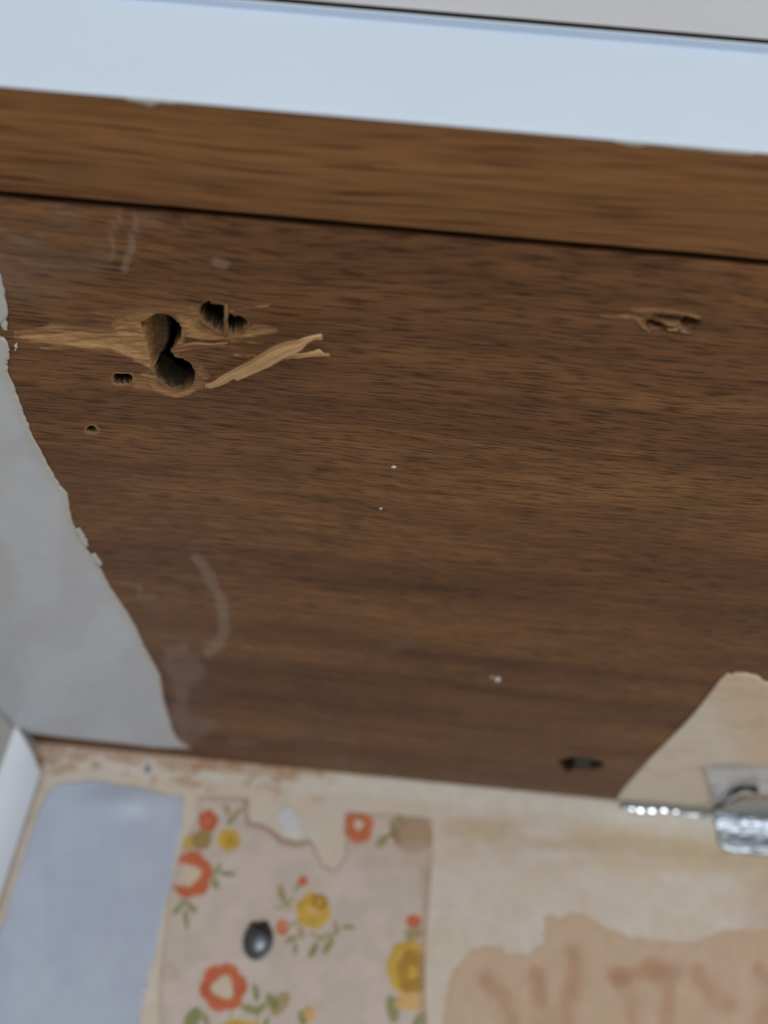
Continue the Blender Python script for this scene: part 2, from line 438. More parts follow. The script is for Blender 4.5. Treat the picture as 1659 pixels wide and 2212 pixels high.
def flo_c(px, py, s):
    n = fbm(px/55, py/55, 14); n2 = fbm(px/20, py/20, 2)
    c = np.repeat(lin(198, 182, 168)[None, :], len(px), 0)
    c = mixc(c, lin(206, 188, 178), sstep(.4, .7, n)*.8)
    u = (px-330)*2.552 + 9*(n2-.5); v = (py-1580)*2.552 + 9*(fbm(px/16, py/16, 77)-.5)
    for x, y, a, b, ang in leaves:
        t = math.radians(ang); dx = u-x; dy = v-y
        q = np.hypot((dx*math.cos(t)+dy*math.sin(t))/a, (-dx*math.sin(t)+dy*math.cos(t))/b)
        g = GR if (x*7+y) % 3 else OL
        if (x*3+y) % 5 == 0: g = lin(118, 126, 60)
        c = mixc(c, g, sstep(1.12, .86, q)*.85)
    for x, y, a, b, kk, col, cc, cr_ in flowers:
        dx = (u-x)/a; dy = (v-y)/b; r = np.hypot(dx, dy); th = np.arctan2(dy, dx)
        e = .90+.15*np.abs(np.cos(kk*.5*th+x))**.7
        mm = sstep(1.06, .94, r/e)
        if x == 205: mm = mm*(1-sstep(-.15, -.35, dx)*sstep(.55, .4, np.abs(dy)))
        shade = mixc(np.repeat(col[None, :], len(px), 0), col*.82, sstep(.45, .75, fbm(u/40, v/40, 6)))
        c = c*(1-mm[:, None]) + shade*mm[:, None]
        c = mixc(c, cc, mm*sstep(cr_*1.15, cr_*.85, r*(1+.15*np.cos(3*th+x))))
    # browned torn edges and water marks
    br = lin(158, 120, 92)
    q = pdist(tear, px, py)
    c = mixc(c, br, sstep(19*n+6, 3, q)*sstep(700, 640, px)*.8 + sstep(10, 2, q)*.25*n)
    c = mixc(c, lin(174, 138, 112), sstep(8, 0, pdist(z2([(255, 362), (525, 372)]), px, py))*.5)
    x, y = (px-330)*2.552, (py-1580)*2.552
    q = np.hypot((x-1440)/115, (y-560)/100)
    c = mixc(c, lin(164, 132, 96), sstep(1.05, .8, q)*.8)
    c = mixc(c, lin(150, 98, 82), sstep(.2, .05, np.abs(q-.98))*(y > 540)*.8)
    c = mixc(c, lin(168, 138, 116), sstep(1440, 1520, x)*sstep(700, 760, y)*.6)
    c = mixc(c, lin(176, 150, 124), sstep(.0030, .0, -s)*.45)
    c = mixc(c, lin(166, 140, 112), sstep(70, 30, np.hypot(x-95, (y-1330)))*.5*n2*1.6)
    c = mixc(c, lin(192, 168, 150), sstep(1050, 1200, x)*sstep(600, 640, y)*sstep(800, 720, y)*.6)
    return np.clip(c, 0, 1)
sheet('floral_wallpaper', flo, 'y', YW, .00045, .00025, print_m, wall, flo_c)['label'] = 'remnant of orange and yellow floral wallpaper'
# pale scraped plaster inside the tear
sc = z2([(690, 420), (760, 400), (800, 470), (810, 560), (780, 580), (720, 540), (690, 480)])
sheet('scraped_patch', sc, 'y', YW, .0008, .00012, lilac_m, wall, lambda a, b, s: np.repeat(lin(208, 206, 206)[None, :], len(a), 0), jitter=(.003, .0004, 3))

# white corner trim with a slanted top end
A = hit(88., 1668., 1, YW-.0050)
x1 = float(A[0]); zt0 = ZP-.0003; zt1 = float(A[2]); ya = float(APEX[1])
n = 11; rows = []
for i in range(n):
    t = i/(n-1)
    x = XL+.0002 + (x1-XL-.0002)*t; y = ya + (YW-.0050-ya)*t
    bu = .0016*math.sin(math.pi*t)                                 # gently convex face
    rows.append((x+.7*bu, y-.7*bu, zt0+(zt1-zt0)*t))
V = []; fcs = []
for x, y, zt in rows:
    V += [(x, y, zt), (x-.0004, y+.0010, zt), (x, y, .02), (x-.0004, y+.0010, .02)]
for i in range(n-1):
    a = 4*i; b = a+4
    fcs += [(a, a+2, b+2, b), (a+1, a, b, b+1), (a+2, a+3, b+3, b+2), (a+3, a+1, b+1, b+3)]
fcs += [(0, 1, 3, 2), tuple(4*(n-1)+q for q in (0, 2, 3, 1))]
tr = mesh_obj('trim_1', V, fcs, white_trim, smooth=False)
tag(tr, kind='structure')

# ------------------------------------------------------------------ the overhead cabinet
cab = empty('overhead_cabinet', ((XL+XR)/2, (YF+YW)/2, ZP))
tag(cab, 'white-fronted overhead cabinet with a bare brown wooden underside full of holes', 'cabinet')

# carcass, above the underside
box_t = .006
keep(box('side_panel', XL+.0005, XL+.012, YG1+.004, YW-.001, ZP+.007, ZC-.002, dark_core), cab)
keep(box('side_panel', XR-.012, XR, YG1+.004, YW-.001, ZP+.0005, ZC-.002, dark_core), cab)
keep(box('top_panel', XL+.013, XR-.013, YG1+.004, YW-.001, ZC-.010, ZC-.002, dark_core), cab)
keep(box('back_panel', XL+.013, XR-.013, YW-.006, YW-.001, ZP+.0075, ZC-.011, dark_core), cab)

# bottom rail: bare wood below, painted white in front
zc0 = float(hit(830, 45, 1, YF)[2]); YB = YF-.0012; zc1 = float(hit(830, 25, 1, YB)[2]); zg = float(hit(830, 10, 1, YB)[2])
rail = keep(profile_x('bottom_rail', [(YF+.0006, ZP), (YG0-.0003, ZP), (YG0, ZP+.0003), (YG0, zc1-.0006), (YF+.0006, zc1-.0006)], XL+.0005, XR, wood_rail), cab)
rail['label'] = 'varnished brown wooden rail'
pc = profile_x('paint_coat', [(YF+.0005, ZP-.0001), (YF+.0002, ZP+.0001), (YF, ZP+.0005), (YF, zc0), (YB, zc1-.0006), (YB, zc1), (YB+.0006, zc1+.0003), (YG0-.002, zc1+.0003), (YG0-.002, zc1-.0003), (YF+.0007, zc1-.0004), (YF+.0005, zc1-.001)], XL+.0005, XR, white_paint)
keep(pc, cab); pc.parent = rail; pc.matrix_parent_inverse = Matrix.Identity(4)
if True:
    rail_inv = Matrix.Translation(cab.location).inverted()
    pc.matrix_parent_inverse = Matrix.Identity(4)
pc['label'] = 'white paint on the rail front'
def under(o, part): # sub-part of a cabinet part (parts keep world coordinates)
    o.parent = part; o.matrix_parent_inverse = Matrix.Identity(4); return o
d1 = [(270, 216), (300, 222), (318, 229), (334, 229), (345, 222), (380, 224), (380, 205), (270, 195)]
d2 = [(1275, 288), (1310, 300), (1345, 312), (1372, 317), (1400, 313), (1440, 316), (1462, 320), (1500, 322), (1560, 331), (1620, 334), (1640, 328), (1400, 300), (1280, 284)]
for j, d in enumerate((d1, d2)):
    under(sheet('paint_drip', d, 'z', ZP, .0003, .00012, drip_m, None), rail)

# door above the rail
zd1 = ZC-.012
door = keep(box('cabinet_door', XL+.004, XL+.46, YB, YF+.016, zg, zd1, door_paint, None, .0006), cab)
door2 = keep(box('cabinet_door', XL+.463, XR-.002, YB, YF+.016, zg, zd1, door_paint, None, .0006), cab)
keep(box('top_rail', XL+.0005, XR, YF+.0004, YG0, zd1+.0015, ZC-.002, white_paint), cab)
for dd, xk in ((door, XL+.42), (door2, XL+.50)):
    n = 20; prof = [(.0, 0), (.006, 0), (.006, .003), (.004, .008), (.009, .014), (.011, .019), (.008, .023), (0, .024)]
    V = [(xk+r*math.cos(2*math.pi*i/n), YB-h, zg+.05+r*math.sin(2*math.pi*i/n)) for r, h in prof for i in range(n)]
    fs = [(a*n+i, a*n+(i+1) % n, (a+1)*n+(i+1) % n, (a+1)*n+i) for a in range(len(prof)-1) for i in range(n)]
    under(mesh_obj('knob', V, fs, steel_m), dd)
    bb = [v.co.x for v in dd.data.vertices]
    under(box('gap_shade_strip', min(bb)+.001, max(bb)-.001, YB+.0003, YF+.0155, zg-.0004, zg+.0004, glue_shade_m), dd)['label'] = 'dark strip standing in for the shade in the gap below the door'  # dark strip added to deepen the shade in the door gap

# plywood underside, height field with real holes
z3h = lambda p: zoomed(p, 220, 620, 4.88)
holeA = z3h([(400, 410), (500, 350), (580, 290), (650, 283), (730, 310), (790, 380), (835, 440), (830, 530), (790, 600), (740, 670), (730, 700), (760, 745), (850, 755), (920, 800), (955, 860), (985, 920), (972, 1000),
             (920, 1060), (840, 1095), (760, 1085), (680, 1040), (610, 980), (560, 930), (545, 870), (580, 790), (590, 720), (560, 640), (520, 560), (490, 490), (430, 485), (405, 450)])
slopeA = z3h([(400, 440), (480, 400), (600, 400), (660, 560), (650, 760), (600, 880), (530, 860), (490, 720), (440, 560)])
holeB = z3h([(1050, 190), (1090, 170), (1135, 143), (1150, 175), (1230, 182), (1290, 198), (1330, 262), (1400, 318), (1460, 312), (1520, 340), (1538, 372), (1500, 420), (1460, 470), (1400, 492), (1340, 498), (1280, 482), (1200, 450), (1120, 400), (1050, 340), (1030, 270)])
holeC = [(265+21*math.cos(t), 819+13*math.sin(t)+2*math.sin(3*t)) for t in np.linspace(0, 2*math.pi, 15)[:-1]]
holeD = [(198+11*math.cos(t), 929+7*math.sin(t)+2*math.cos(2*t)) for t in np.linspace(0, 2*math.pi, 11)[:-1]]
holeE = zoomed([(415, 410), (520, 372), (620, 352), (760, 352), (880, 378), (1000, 405), (1068, 445), (1020, 505), (900, 535), (760, 525), (640, 520), (540, 565), (490, 520), (450, 460)], 1140, 1580, 6.38)
zF = lambda p: zoomed(p, 1250, 600, 4.056)
chipF = zF([(330, 320), (480, 300), (640, 300), (900, 315), (1030, 345), (1075, 385), (1010, 430), (930, 458), (830, 448), (700, 440), (590, 412), (560, 372), (420, 350)])
deepF = [zF([(585, 400), (650, 410), (730, 425), (760, 445), (690, 452), (620, 440)]), zF([(900, 400), (960, 370), (1040, 378), (1060, 400), (1010, 432), (930, 450), (890, 435)]), zF([(640, 350), (760, 358), (900, 375), (900, 395), (780, 385), (660, 368)])]
lipF = [(zF([(470, 290), (640, 286), (820, 300), (960, 318), (1045, 345)]), 4.5), (zF([(200, 335), (360, 345), (540, 368)]), 3.0), (zF([(525, 385), (560, 425), (610, 465)]), 3.5), (zF([(720, 395), (830, 412), (900, 415)]), 3), (zF([(790, 455), (860, 452)]), 3), (zF([(900, 470), (960, 475)]), 3)]
z5 = lambda p: zoomed(p, 0, 560, 2.074)
bareP = [z5([(60, 340), (90, 318), (160, 310), (240, 286), (350, 298), (500, 312), (520, 262), (580, 240), (680, 236), (760, 240), (840, 300), (810, 420), (760, 480), (700, 505), (640, 475), (560, 432), (480, 402), (380, 402), (250, 384), (120, 364), (60, 358)]),
         z5([(790, 250), (880, 215), (900, 300), (980, 335), (1080, 335), (1140, 290), (1230, 300), (1250, 325), (1120, 352), (900, 362), (840, 345)]),
         z5([(660, 500), (720, 560), (800, 590), (870, 560), (890, 480), (860, 440), (900, 470), (940, 520), (930, 560), (850, 595), (780, 608), (700, 590), (600, 575), (580, 530)]),
         z5([(380, 235), (500, 225), (640, 215), (900, 205), (900, 235), (640, 250), (480, 260)]),
         z5([(860, 520), (960, 525), (1060, 490), (1000, 540), (940, 575), (870, 575)])]
bareS = [.95, .85, .5, .35, .5]
lipA = [(z5([(775, 408), (830, 392), (920, 388), (1020, 385)]), 4, 'p'), (z5([(1030, 430), (1110, 432), (1200, 428)]), 3, 'p'), (z5([(1010, 240), (1080, 225), (1200, 205)]), 3, 'p'), (z5([(680, 560), (700, 580), (740, 598), (790, 608), (840, 598), (868, 582)]), 6.5, 'p'), (z5([(640, 520), (700, 530)]), 6, 'p'),
        (z5([(500, 250), (530, 300)]), 3, 'p'), (z5([(560, 245), (575, 300)]), 3, 'p'), (z5([(600, 245), (620, 285)]), 3, 'p'), (z5([(70, 330), (90, 345)]), 5, 'p'), (z5([(180, 395), (270, 400)]), 2.5, 'p'), (z5([(1040, 365), (1200, 380)]), 3, 'p')]
rimsC = [(holeC, 7), (holeD, 9)]
dusts = [([(425, 1205), (450, 1240), (474, 1290), (484, 1330), (486, 1365), (472, 1392), (452, 1412)], 17, .34), ([(395, 1404), (365, 1412), (362, 1430), (380, 1460), (420, 1466)], 18, .26), ([(395, 1430), (420, 1450)], 34, .22), ([(378, 1555), (455, 1565), (420, 1585)], 20, .22), ([(300, 1265), (300, 1290), (335, 1293)], 9, .2),
         ([(262, 458), (244, 490), (240, 560)], 9, .24), ([(292, 478), (284, 540), (268, 585)], 10, .32), ([(470, 565), (488, 572)], 16, .26), ([(300, 470), (390, 495), (400, 480)], 7, .14), ([(500, 1600), (545, 1605)], 12, .2), ([(730, 1638), (745, 1640)], 9, .18),
         ([(840, 1400), (890, 1390)], 14, .10), ([(390, 1480), (400, 1600)], 22, .22), ([(120, 590), (220, 560)], 40, .10)]
def fine(lo, hi, ranges, base):
    cuts = [(lo, hi, base)]
    out = [lo]; x = lo
    while x < hi-1e-9:
        st = base
        for a, b, c in ranges:
            if a-st < x < b: st = min(st, c)
        x = min(x+st, hi); out.append(x)
    return np.array(out)
def bx(pts):
    P = hit(np.array([p[0] for p in pts], float), np.array([p[1] for p in pts], float), 2, ZP)
    return P[:, 0].min(), P[:, 0].max(), P[:, 1].min(), P[:, 1].max()
rA = bx([(0, 640), (560, 640), (560, 960), (150, 960), (0, 700)]); rA2 = bx([(480, 640), (680, 650), (660, 780), (480, 780)]); rF = bx([(1290, 655), (1530, 655), (1530, 730), (1290, 730)]); rE = bx([(1195, 1625), (1315, 1625), (1315, 1675), (1195, 1675)])
xs = fine(XL+.0008, XR, [(rA[0], rA[1], .00022), (rA2[0], rA2[1], .0003), (rF[0], rF[1], .00025), (rE[0], rE[1], .0005), (.42, .8, .02)], .0016)
xs = np.concatenate([xs[xs < .42], np.linspace(.42, XR, 8)])
ys = fine(YG1, YW-.0012, [(rA[2], rA[3], .00022), (rF[2], rF[3], .00025), (rE[2], rE[3], .0006)], .0016)
X, Y = np.meshgrid(xs, ys, indexing='ij'); nx, ny = X.shape
V = np.stack([X.ravel(), Y.ravel(), np.full(X.size, ZP)], 1)
px, py = proj(V)
wx = px + 4*(fbm(px/24, py/16, 61, 2)-.5) ; wy = py + 4*(fbm(px/30, py/14, 62, 2)-.5)
vis = (px > -60) & (px < 1720) & (py > 380) & (py < 1800)
depth = np.zeros(len(V)); bare = np.zeros(len(V)); recess_shade = np.zeros(len(V)); dust = np.zeros(len(V))
def local(poly, pad):
    p = np.asarray(poly); return vis & (px > p[:, 0].min()-pad) & (px < p[:, 0].max()+pad) & (py > p[:, 1].min()-pad) & (py < p[:, 1].max()+pad)
THR = .0046
for pl, st in zip(bareP, bareS):
    k_ = local(pl, 30); s = sdf(pl, (px+16*(fbm(px/60, py/5, 63)-.5))[k_], (py+7*(fbm(px/30, py/6, 64)-.5))[k_])
    mm = sstep(2.5, -4, s)*st
    fib = fbm(px[k_]/40, py[k_]/4.5, 65)
    bare[k_] = np.maximum(bare[k_], mm*(.7+.6*fib).clip(0, 1))
    depth[k_] = np.maximum(depth[k_], mm*(.0002+.0009*fib)*sstep(4, -20, s))
for pl, wd, _ in lipA:
    k_ = local(pl, 20); q = pdist(pl, wx[k_], wy[k_]); mm = sstep(wd*1.3, wd*.3, q)
    mm = mm*(sstep(.25, .6, fbm(px[k_]/16, py[k_]/5, 91)) if wd < 4.5 else 1); bare[k_] = np.maximum(bare[k_], mm*.9); depth[k_] -= mm*.00025
for pl, wd in rimsC:
    k_ = local(pl, 30); s = sdf(pl, wx[k_], wy[k_]); bare[k_] = np.maximum(bare[k_], sstep(wd, 0, s)*.75)
    depth[k_] -= .0004*np.exp(-((s-3)/3)**2)
for pl, soft, dp in [(holeA, 3.2, .006), (holeB, 3.2, .006), (holeC, 5, .0055), (holeD, 4, .0055), (holeE, 4, .006)]:
    k_ = local(pl, 20); s = sdf(pl, wx[k_], wy[k_])
    mm = sstep(0, -soft, s)
    depth[k_] = np.maximum(depth[k_], mm*dp)
    if pl is not holeE: bare[k_] = np.maximum(bare[k_], sstep(5, 0, s)*.6)
    recess_shade[k_] = np.maximum(recess_shade[k_], sstep(1.2, -1.0, s)*1.0)  # hole walls coloured dark as if unlit
k_ = local(slopeA, 10); s = sdf(slopeA, wx[k_], wy[k_]); P = np.asarray(slopeA)
tt = sstep(292, 336, px[k_] - .06*(py[k_]-740))
mm = sstep(1, -5, s)
ds = .0003+.0042*tt + .0006*(fbm(px[k_]/6, py[k_]/14, 70)-.5)
depth[k_] = depth[k_]*(1-mm) + ds*mm
recess_shade[k_] = recess_shade[k_]*(1-mm) + mm*(.04+.72*tt*tt); bare[k_] = np.maximum(bare[k_], mm*.8)
# splinter that bridges hole B is an own mesh further down; chip on the right
k_ = local(chipF, 30); s = sdf(chipF, (px+5*(fbm(px/20, py/3, 71)-.5))[k_], (py+2*(fbm(px/14, py/3, 72)-.5))[k_])
mm = sstep(1.5, -4, s); fib = fbm(px[k_]/35, py[k_]/3.2, 73)
depth[k_] = np.maximum(depth[k_], mm*(.0003+.0010*fib)); bare[k_] = np.maximum(bare[k_], mm*(.35+.4*fib)); 
for pl in deepF:
    k_ = local(pl, 10); s = sdf(pl, px[k_], py[k_]); mm = sstep(2, -3, s); depth[k_] = np.maximum(depth[k_], mm*.0032); recess_shade[k_] = np.maximum(recess_shade[k_], mm*.8)
for pl, wd in lipF:
    k_ = local(pl, 14); q = pdist(pl, px[k_], (py+2*(fbm(px/10, py/4, 75)-.5))[k_]); mm = sstep(wd*1.5, wd*.4, q)
    mm = mm*sstep(.2, .65, fbm(px[k_]/22, py[k_]/6, 93)+.1); depth[k_] = depth[k_]*(1-mm) - mm*.0003; bare[k_] = np.maximum(bare[k_]*(1-.3*mm), mm*.68); recess_shade[k_] *= (1-mm)
for pl, wd, st in dusts:
    k_ = local(pl, wd*2); q = pdist(pl, (px+14*(fbm(px/30, py/30, 81)-.5))[k_], (py+14*(fbm(px/30, py/30, 82)-.5))[k_])
    dust[k_] = np.maximum(dust[k_], sstep(wd, wd*.35, q)*st*(.55+.7*fbm(px[k_]/18, py[k_]/10, 83)))
grime = sstep(260, 40, px)*sstep(700, 600, py)*sstep(.4, .8, fbm(px/70, py/40, 86))*vis
dust = np.clip(np.maximum(dust, grime*.16), 0, 1)
V[:, 2] = ZP + np.clip(depth, -.001, .006) + np.where((V[:, 1] < YG1+.0008), .0003*fbm(V[:, 0]*900, V[:, 1]*0, 5), 0)
I = np.arange(nx*ny).reshape(nx, ny)
f = np.stack([I[:-1, :-1], I[:-1, 1:], I[1:, 1:], I[1:, :-1]], -1).reshape(-1, 4)
f = f[~(depth[f] > .0053).all(1)]
# front edge and sides of the sheet
def skirt(row, flip):
    lowr = V[row].copy(); top = lowr.copy(); top[:, 2] = ZP+.0055
    base_ = len(V)+sum(len(e) for e in extra); extra.append(np.concatenate([lowr, top])); n_ = len(row)
    ra = np.arange(n_)+base_; idx = ra+n_
    q = np.stack([ra[:-1], ra[1:], idx[1:], idx[:-1]], 1)
    return q[:, ::-1] if flip else q
extra = []
sk = [skirt(I[:, 0], False), skirt(I[:, -1], True), skirt(I[-1, :], False)]
ne = sum(len(e) for e in extra)
pad = lambda a: np.concatenate([a, np.zeros(ne)])
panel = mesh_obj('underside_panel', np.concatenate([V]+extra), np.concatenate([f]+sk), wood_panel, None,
                 {'bare': pad(np.clip(bare, 0, 1)), 'recess_shade': np.concatenate([np.clip(recess_shade, 0, 1), np.full(ne, .6)]), 'dust': pad(dust)})
keep(panel, cab); panel['label'] = 'brown plywood sheet with torn screw holes'

# splinters
def loft(name, upper, lower, nu, nv, lift, parent, seed, colr, thick=.0004, amp=.00012):
    def res(p, n):
        p = np.asarray(p, float); d = np.r_[0, np.cumsum(np.hypot(*np.diff(p, axis=0).T))]
        t = np.linspace(0, d[-1], n); return np.stack([np.interp(t, d, p[:, 0]), np.interp(t, d, p[:, 1])], 1)
    a = res(upper, nu); b = res(lower, nu)
    T, S = np.meshgrid(np.linspace(0, 1, nu), np.linspace(0, 1, nv), indexing='ij')
    pts = a[:, None, :]*(1-S[..., None]) + b[:, None, :]*S[..., None]
    x = pts[..., 0].ravel(); y = pts[..., 1].ravel(); t = T.ravel(); s_ = S.ravel()
    zoff = lift(t, s_) + amp*2*(fbm(t*4, s_*14, seed)-.5)
    d = ray(x, y); V_ = CAM + ((ZP - zoff - CAM[2])/d[:, 2])[:, None]*d
    rid = fbm(t*1.6, s_*16, seed+5)
    c = np.repeat(colr[0][None, :], len(x), 0); c = mixc(c, colr[1], sstep(.35, .75, rid)); c = mixc(c, colr[2], sstep(.40, .25, rid)*.8)
    J = np.arange(nu*nv).reshape(nu, nv)
    ff = np.stack([J[:-1, :-1], J[1:, :-1], J[1:, 1:], J[:-1, 1:]], -1).reshape(-1, 4)
    o = mesh_obj(name, V_, ff, splinter_m, None, {'Col': c})
    # orient downwards
    if o.data.polygons[0].normal.z > 0: o.data.flip_normals()
    m_ = o.modifiers.new('thickness', 'SOLIDIFY'); m_.thickness = thick; m_.offset = -1
    return under(o, parent)
z4 = lambda p: zoomed(p, 400, 680, 4.608)
woodc = (lin(196, 154, 110), lin(216, 178, 134), lin(136, 98, 62))
loft('wood_splinter', z4([(190, 712), (250, 688), (330, 630), (500, 530), (650, 460), (760, 390), (880, 320), (960, 290), (1080, 260), (1120, 268), (1200, 240), (1280, 220), (1365, 215)]),
     z4([(195, 720), (260, 740), (320, 720), (400, 690), (480, 640), (520, 660), (700, 580), (840, 520), (1010, 420), (1120, 375), (1165, 345), (1210, 290), (1290, 245), (1368, 217)]), 70, 18,
     lambda t, s: .0006+.0040*np.sin(np.pi*np.clip(t*.75, 0, 1)), panel, 3, woodc, .0005)['label'] = 'long pale splinter peeling off the sheet'
loft('wood_splinter', z4([(980, 436), (1050, 405), (1200, 395), (1300, 370), (1330, 358), (1380, 388), (1440, 400)]), z4([(985, 444), (1050, 436), (1120, 440), (1210, 425), (1350, 415), (1442, 402)]), 30, 8,
     lambda t, s: .0005+.001*np.sin(np.pi*t), panel, 9, woodc)
loft('wood_splinter', z3h([(1290, 180), (1292, 300), (1285, 420), (1275, 520)]), z3h([(1330, 195), (1328, 300), (1322, 420), (1325, 520)]), 20, 6, lambda t, s: .0003+.0005*np.sin(np.pi*t), panel, 12, (lin(128, 98, 68), lin(146, 114, 82), lin(100, 72, 46)))
loft('wood_splinter', z3h([(725, 665), (820, 622), (980, 600), (1150, 610), (1330, 596)]), z3h([(728, 690), (830, 690), (990, 660), (1150, 640), (1330, 606)]), 30, 8, lambda t, s: .0004+.0008*np.sin(np.pi*t)*(1-s), panel, 14, (lin(138, 98, 66), lin(166, 124, 92), lin(108, 72, 46)))

# paint flecks on the plywood
rng = np.random.RandomState(4)
for cx, cy, a, b in ((850, 1008, 6, 3), (823, 1098, 4.5, 1.6), (1075, 1467, 7.5, 5.5), (1062, 1462, 3, 2)):
    pl = [(cx+a*math.cos(t)*rng.uniform(.7, 1.1), cy+b*math.sin(t)*rng.uniform(.7, 1.1)) for t in np.linspace(0, 2*math.pi, 9)[:-1]]
    under(sheet('paint_fleck', pl, 'z', ZP, .0002, .0002, flake_m, None), panel)

# torn vinyl lining glued under the left end
vin = [(-300, 560), (-60, 560), (0, 588), (10, 625), (17, 655), (18, 672), (14, 690), (6, 697), (-30, 700), (-30, 712), (4, 722), (16, 735), (20, 745), (20, 770), (17, 800), (27, 822), (45, 870), (70, 935), (95, 985), (110, 1010), (125, 1040), (147, 1066), (150, 1100), (160, 1135), (178, 1172), (205, 1207), (222, 1235), (240, 1270), (290, 1345), (310, 1390),
       (345, 1455), (353, 1510), (372, 1575), (385, 1598), (410, 1616), (330, 1612), (200, 1597), (120, 1588), (72, 1583), (64, 1584), (52, 1582), (20, 1570), (-60, 1530), (-420, 1300)]
def vin_c(px, py, s):
    n = fbm(px/80, py/80, 33)
    c = np.repeat(lin(203, 207, 214)[None, :], len(px), 0)
    c = mixc(c, lin(196, 199, 205), sstep(.4, .7, n))
    return mixc(c, lin(192, 186, 170), sstep(.0028, .0004, -s)*.55)
def vin_b(px, py, s):
    t = np.clip((1562-py)/150, 0, 1)
    dx = px-(35+62*t*1.2)
    return .0011*np.exp(-(dx/(13+16*t))**2)*(py < 1570)*sstep(1, .25, t) + .0005*(fbm(px/120, py/120, 35)-.5)
under(sheet('vinyl_lining', vin, 'z', ZP, .0006, .0004, vinyl_m, None, vin_c, vin_b, jitter=(.0011, .00011, 5)), panel)['label'] = 'torn grey-white vinyl lining'
for j, pl in enumerate(([(163, 1140), (172, 1138), (186, 1160), (192, 1178), (182, 1176), (172, 1160)], [(196, 1196), (206, 1195), (222, 1216), (216, 1220), (204, 1208)], [(33, 742), (41, 738), (40, 750), (34, 757)], [(0, 688), (8, 684), (18, 695), (17, 712), (8, 708)])):
    under(sheet('vinyl_scrap', pl, 'z', ZP, .0004, .0005, vinyl_m, None, lambda a, b, s: np.repeat(lin(200, 198, 194)[None, :], len(a), 0), jitter=(.0006, .0001, j)), panel)

# cream paper remnant glued under the right end
pap = [(1332, 1733), (1331, 1726), (1345, 1703), (1400, 1640), (1440, 1600), (1480, 1560), (1510, 1525), (1535, 1492), (1555, 1465), (1567, 1455), (1590, 1452), (1615, 1453), (1638, 1459), (1648, 1468), (1662, 1474), (1720, 1500), (1850, 1540), (2050, 1700), (2100, 1800), (1700, 1768)]
def pap_c(px, py, s):
    c = np.repeat(lin(222, 213, 199)[None, :], len(px), 0)
    c = mixc(c, lin(220, 194, 166), sstep(1540, 1660, px+(1600-py)*.6)*.75)
    return mixc(c, lin(176, 160, 140), sstep(.5, .7, fbm(px/80, py/8, 44))*.2)
under(sheet('paper_remnant', pap, 'z', ZP, .0010, .0005, paper_m, None, pap_c, lambda a, b, s: .0004*(fbm(a/60, b/30, 3)-.5)*sstep(0, -.004, s)), panel)['label'] = 'cream paper remnant'

# ------------------------------------------------------------------ things stuck in the corner
# crumpled foil sealing the paper edge
def joint(x): return hit(np.array([x], float), np.array([1590+.1*x], float), 1, YW)[0]
def foil_strip(name, x0, x1, nu, nv, seed, hgt, dep):
    us = np.linspace(0, 1, nu); vs = np.linspace(0, 1, nv); V_ = []
    for u in us:
        px_ = x0+(x1-x0)*u
        P = hit(np.array([px_]), np.array([1590.0]), 1, YW)[0]; xw = P[0]
        for v in vs:
            # from the underside (v=0) round the corner to the wall (v=1)
            r = 1 - .25*math.sin(math.pi*v)
            wob = .0008*(vnoise(np.array(u*nu*.23), np.array(v*5), seed)-.5)
            yy = YW - .0006 - dep*(1-v)**1.2*r - wob
            zz = ZP - .0012 - hgt*v**1.2*r - abs(wob)
            V_.append((xw, yy, zz))
    J = np.arange(nu*nv).reshape(nu, nv)
    ff = np.stack([J[:-1, :-1], J[:-1, 1:], J[1:, 1:], J[1:, :-1]], -1).reshape(-1, 4)
    c = np.repeat(lin(168, 172, 174)[None, :], nu*nv, 0)
    return mesh_obj(name, V_, ff, foil_m, None, {'Col': c})
seam = empty('foil_seal', tuple(hit(np.array([1440.]), np.array([1735.]), 1, YW)[0]))
tag(seam, 'thin crumpled strip of foil sealing the edge of the cream paper', 'foil strip')
keep(foil_strip('strip', 1328, 1560, 90, 8, 7, .0024, .0050), seam)
# flat foil discs added and tilted between lens and lamp to give glints
for i, (gx, gy, r) in enumerate(((1365, 1748, .0011), (1383, 1751, .0017), (1408, 1752, .0017), (1434, 1751, .0015), (1460, 1753, .0012))):
    C = hit(np.array([float(gx)]), np.array([float(gy)]), 1, YW-.0015)[0]
    n, mm_ = 12, 9; Vv = []
    v1 = CAM-C; v2 = np.array(lo.location)-C; hv = v1/np.linalg.norm(v1)+v2/np.linalg.norm(v2); hv /= np.linalg.norm(hv)
    ex = np.cross(hv, [0, 0, 1]); ex /= np.linalg.norm(ex); ez = np.cross(ex, hv)
    for a in range(mm_):
        th = math.pi*a/(mm_-1)
        for b in range(n):
            ph = 2*math.pi*b/n; rr = r*1.25*(1+.08*math.sin(3*ph+i))
            Vv.append(tuple(C + ex*rr*math.sin(th)*math.cos(ph) + ez*.8*rr*math.sin(th)*math.sin(ph) + hv*.2*r*math.cos(th)))
    fs = [(a*n+b, a*n+(b+1) % n, (a+1)*n+(b+1) % n, (a+1)*n+b) for a in range(mm_-1) for b in range(n)]
    keep(mesh_obj('glint_disc', Vv, fs, glint_m, None, {'Col': np.repeat(lin(215, 220, 225)[None, :], len(Vv), 0)}), seam)

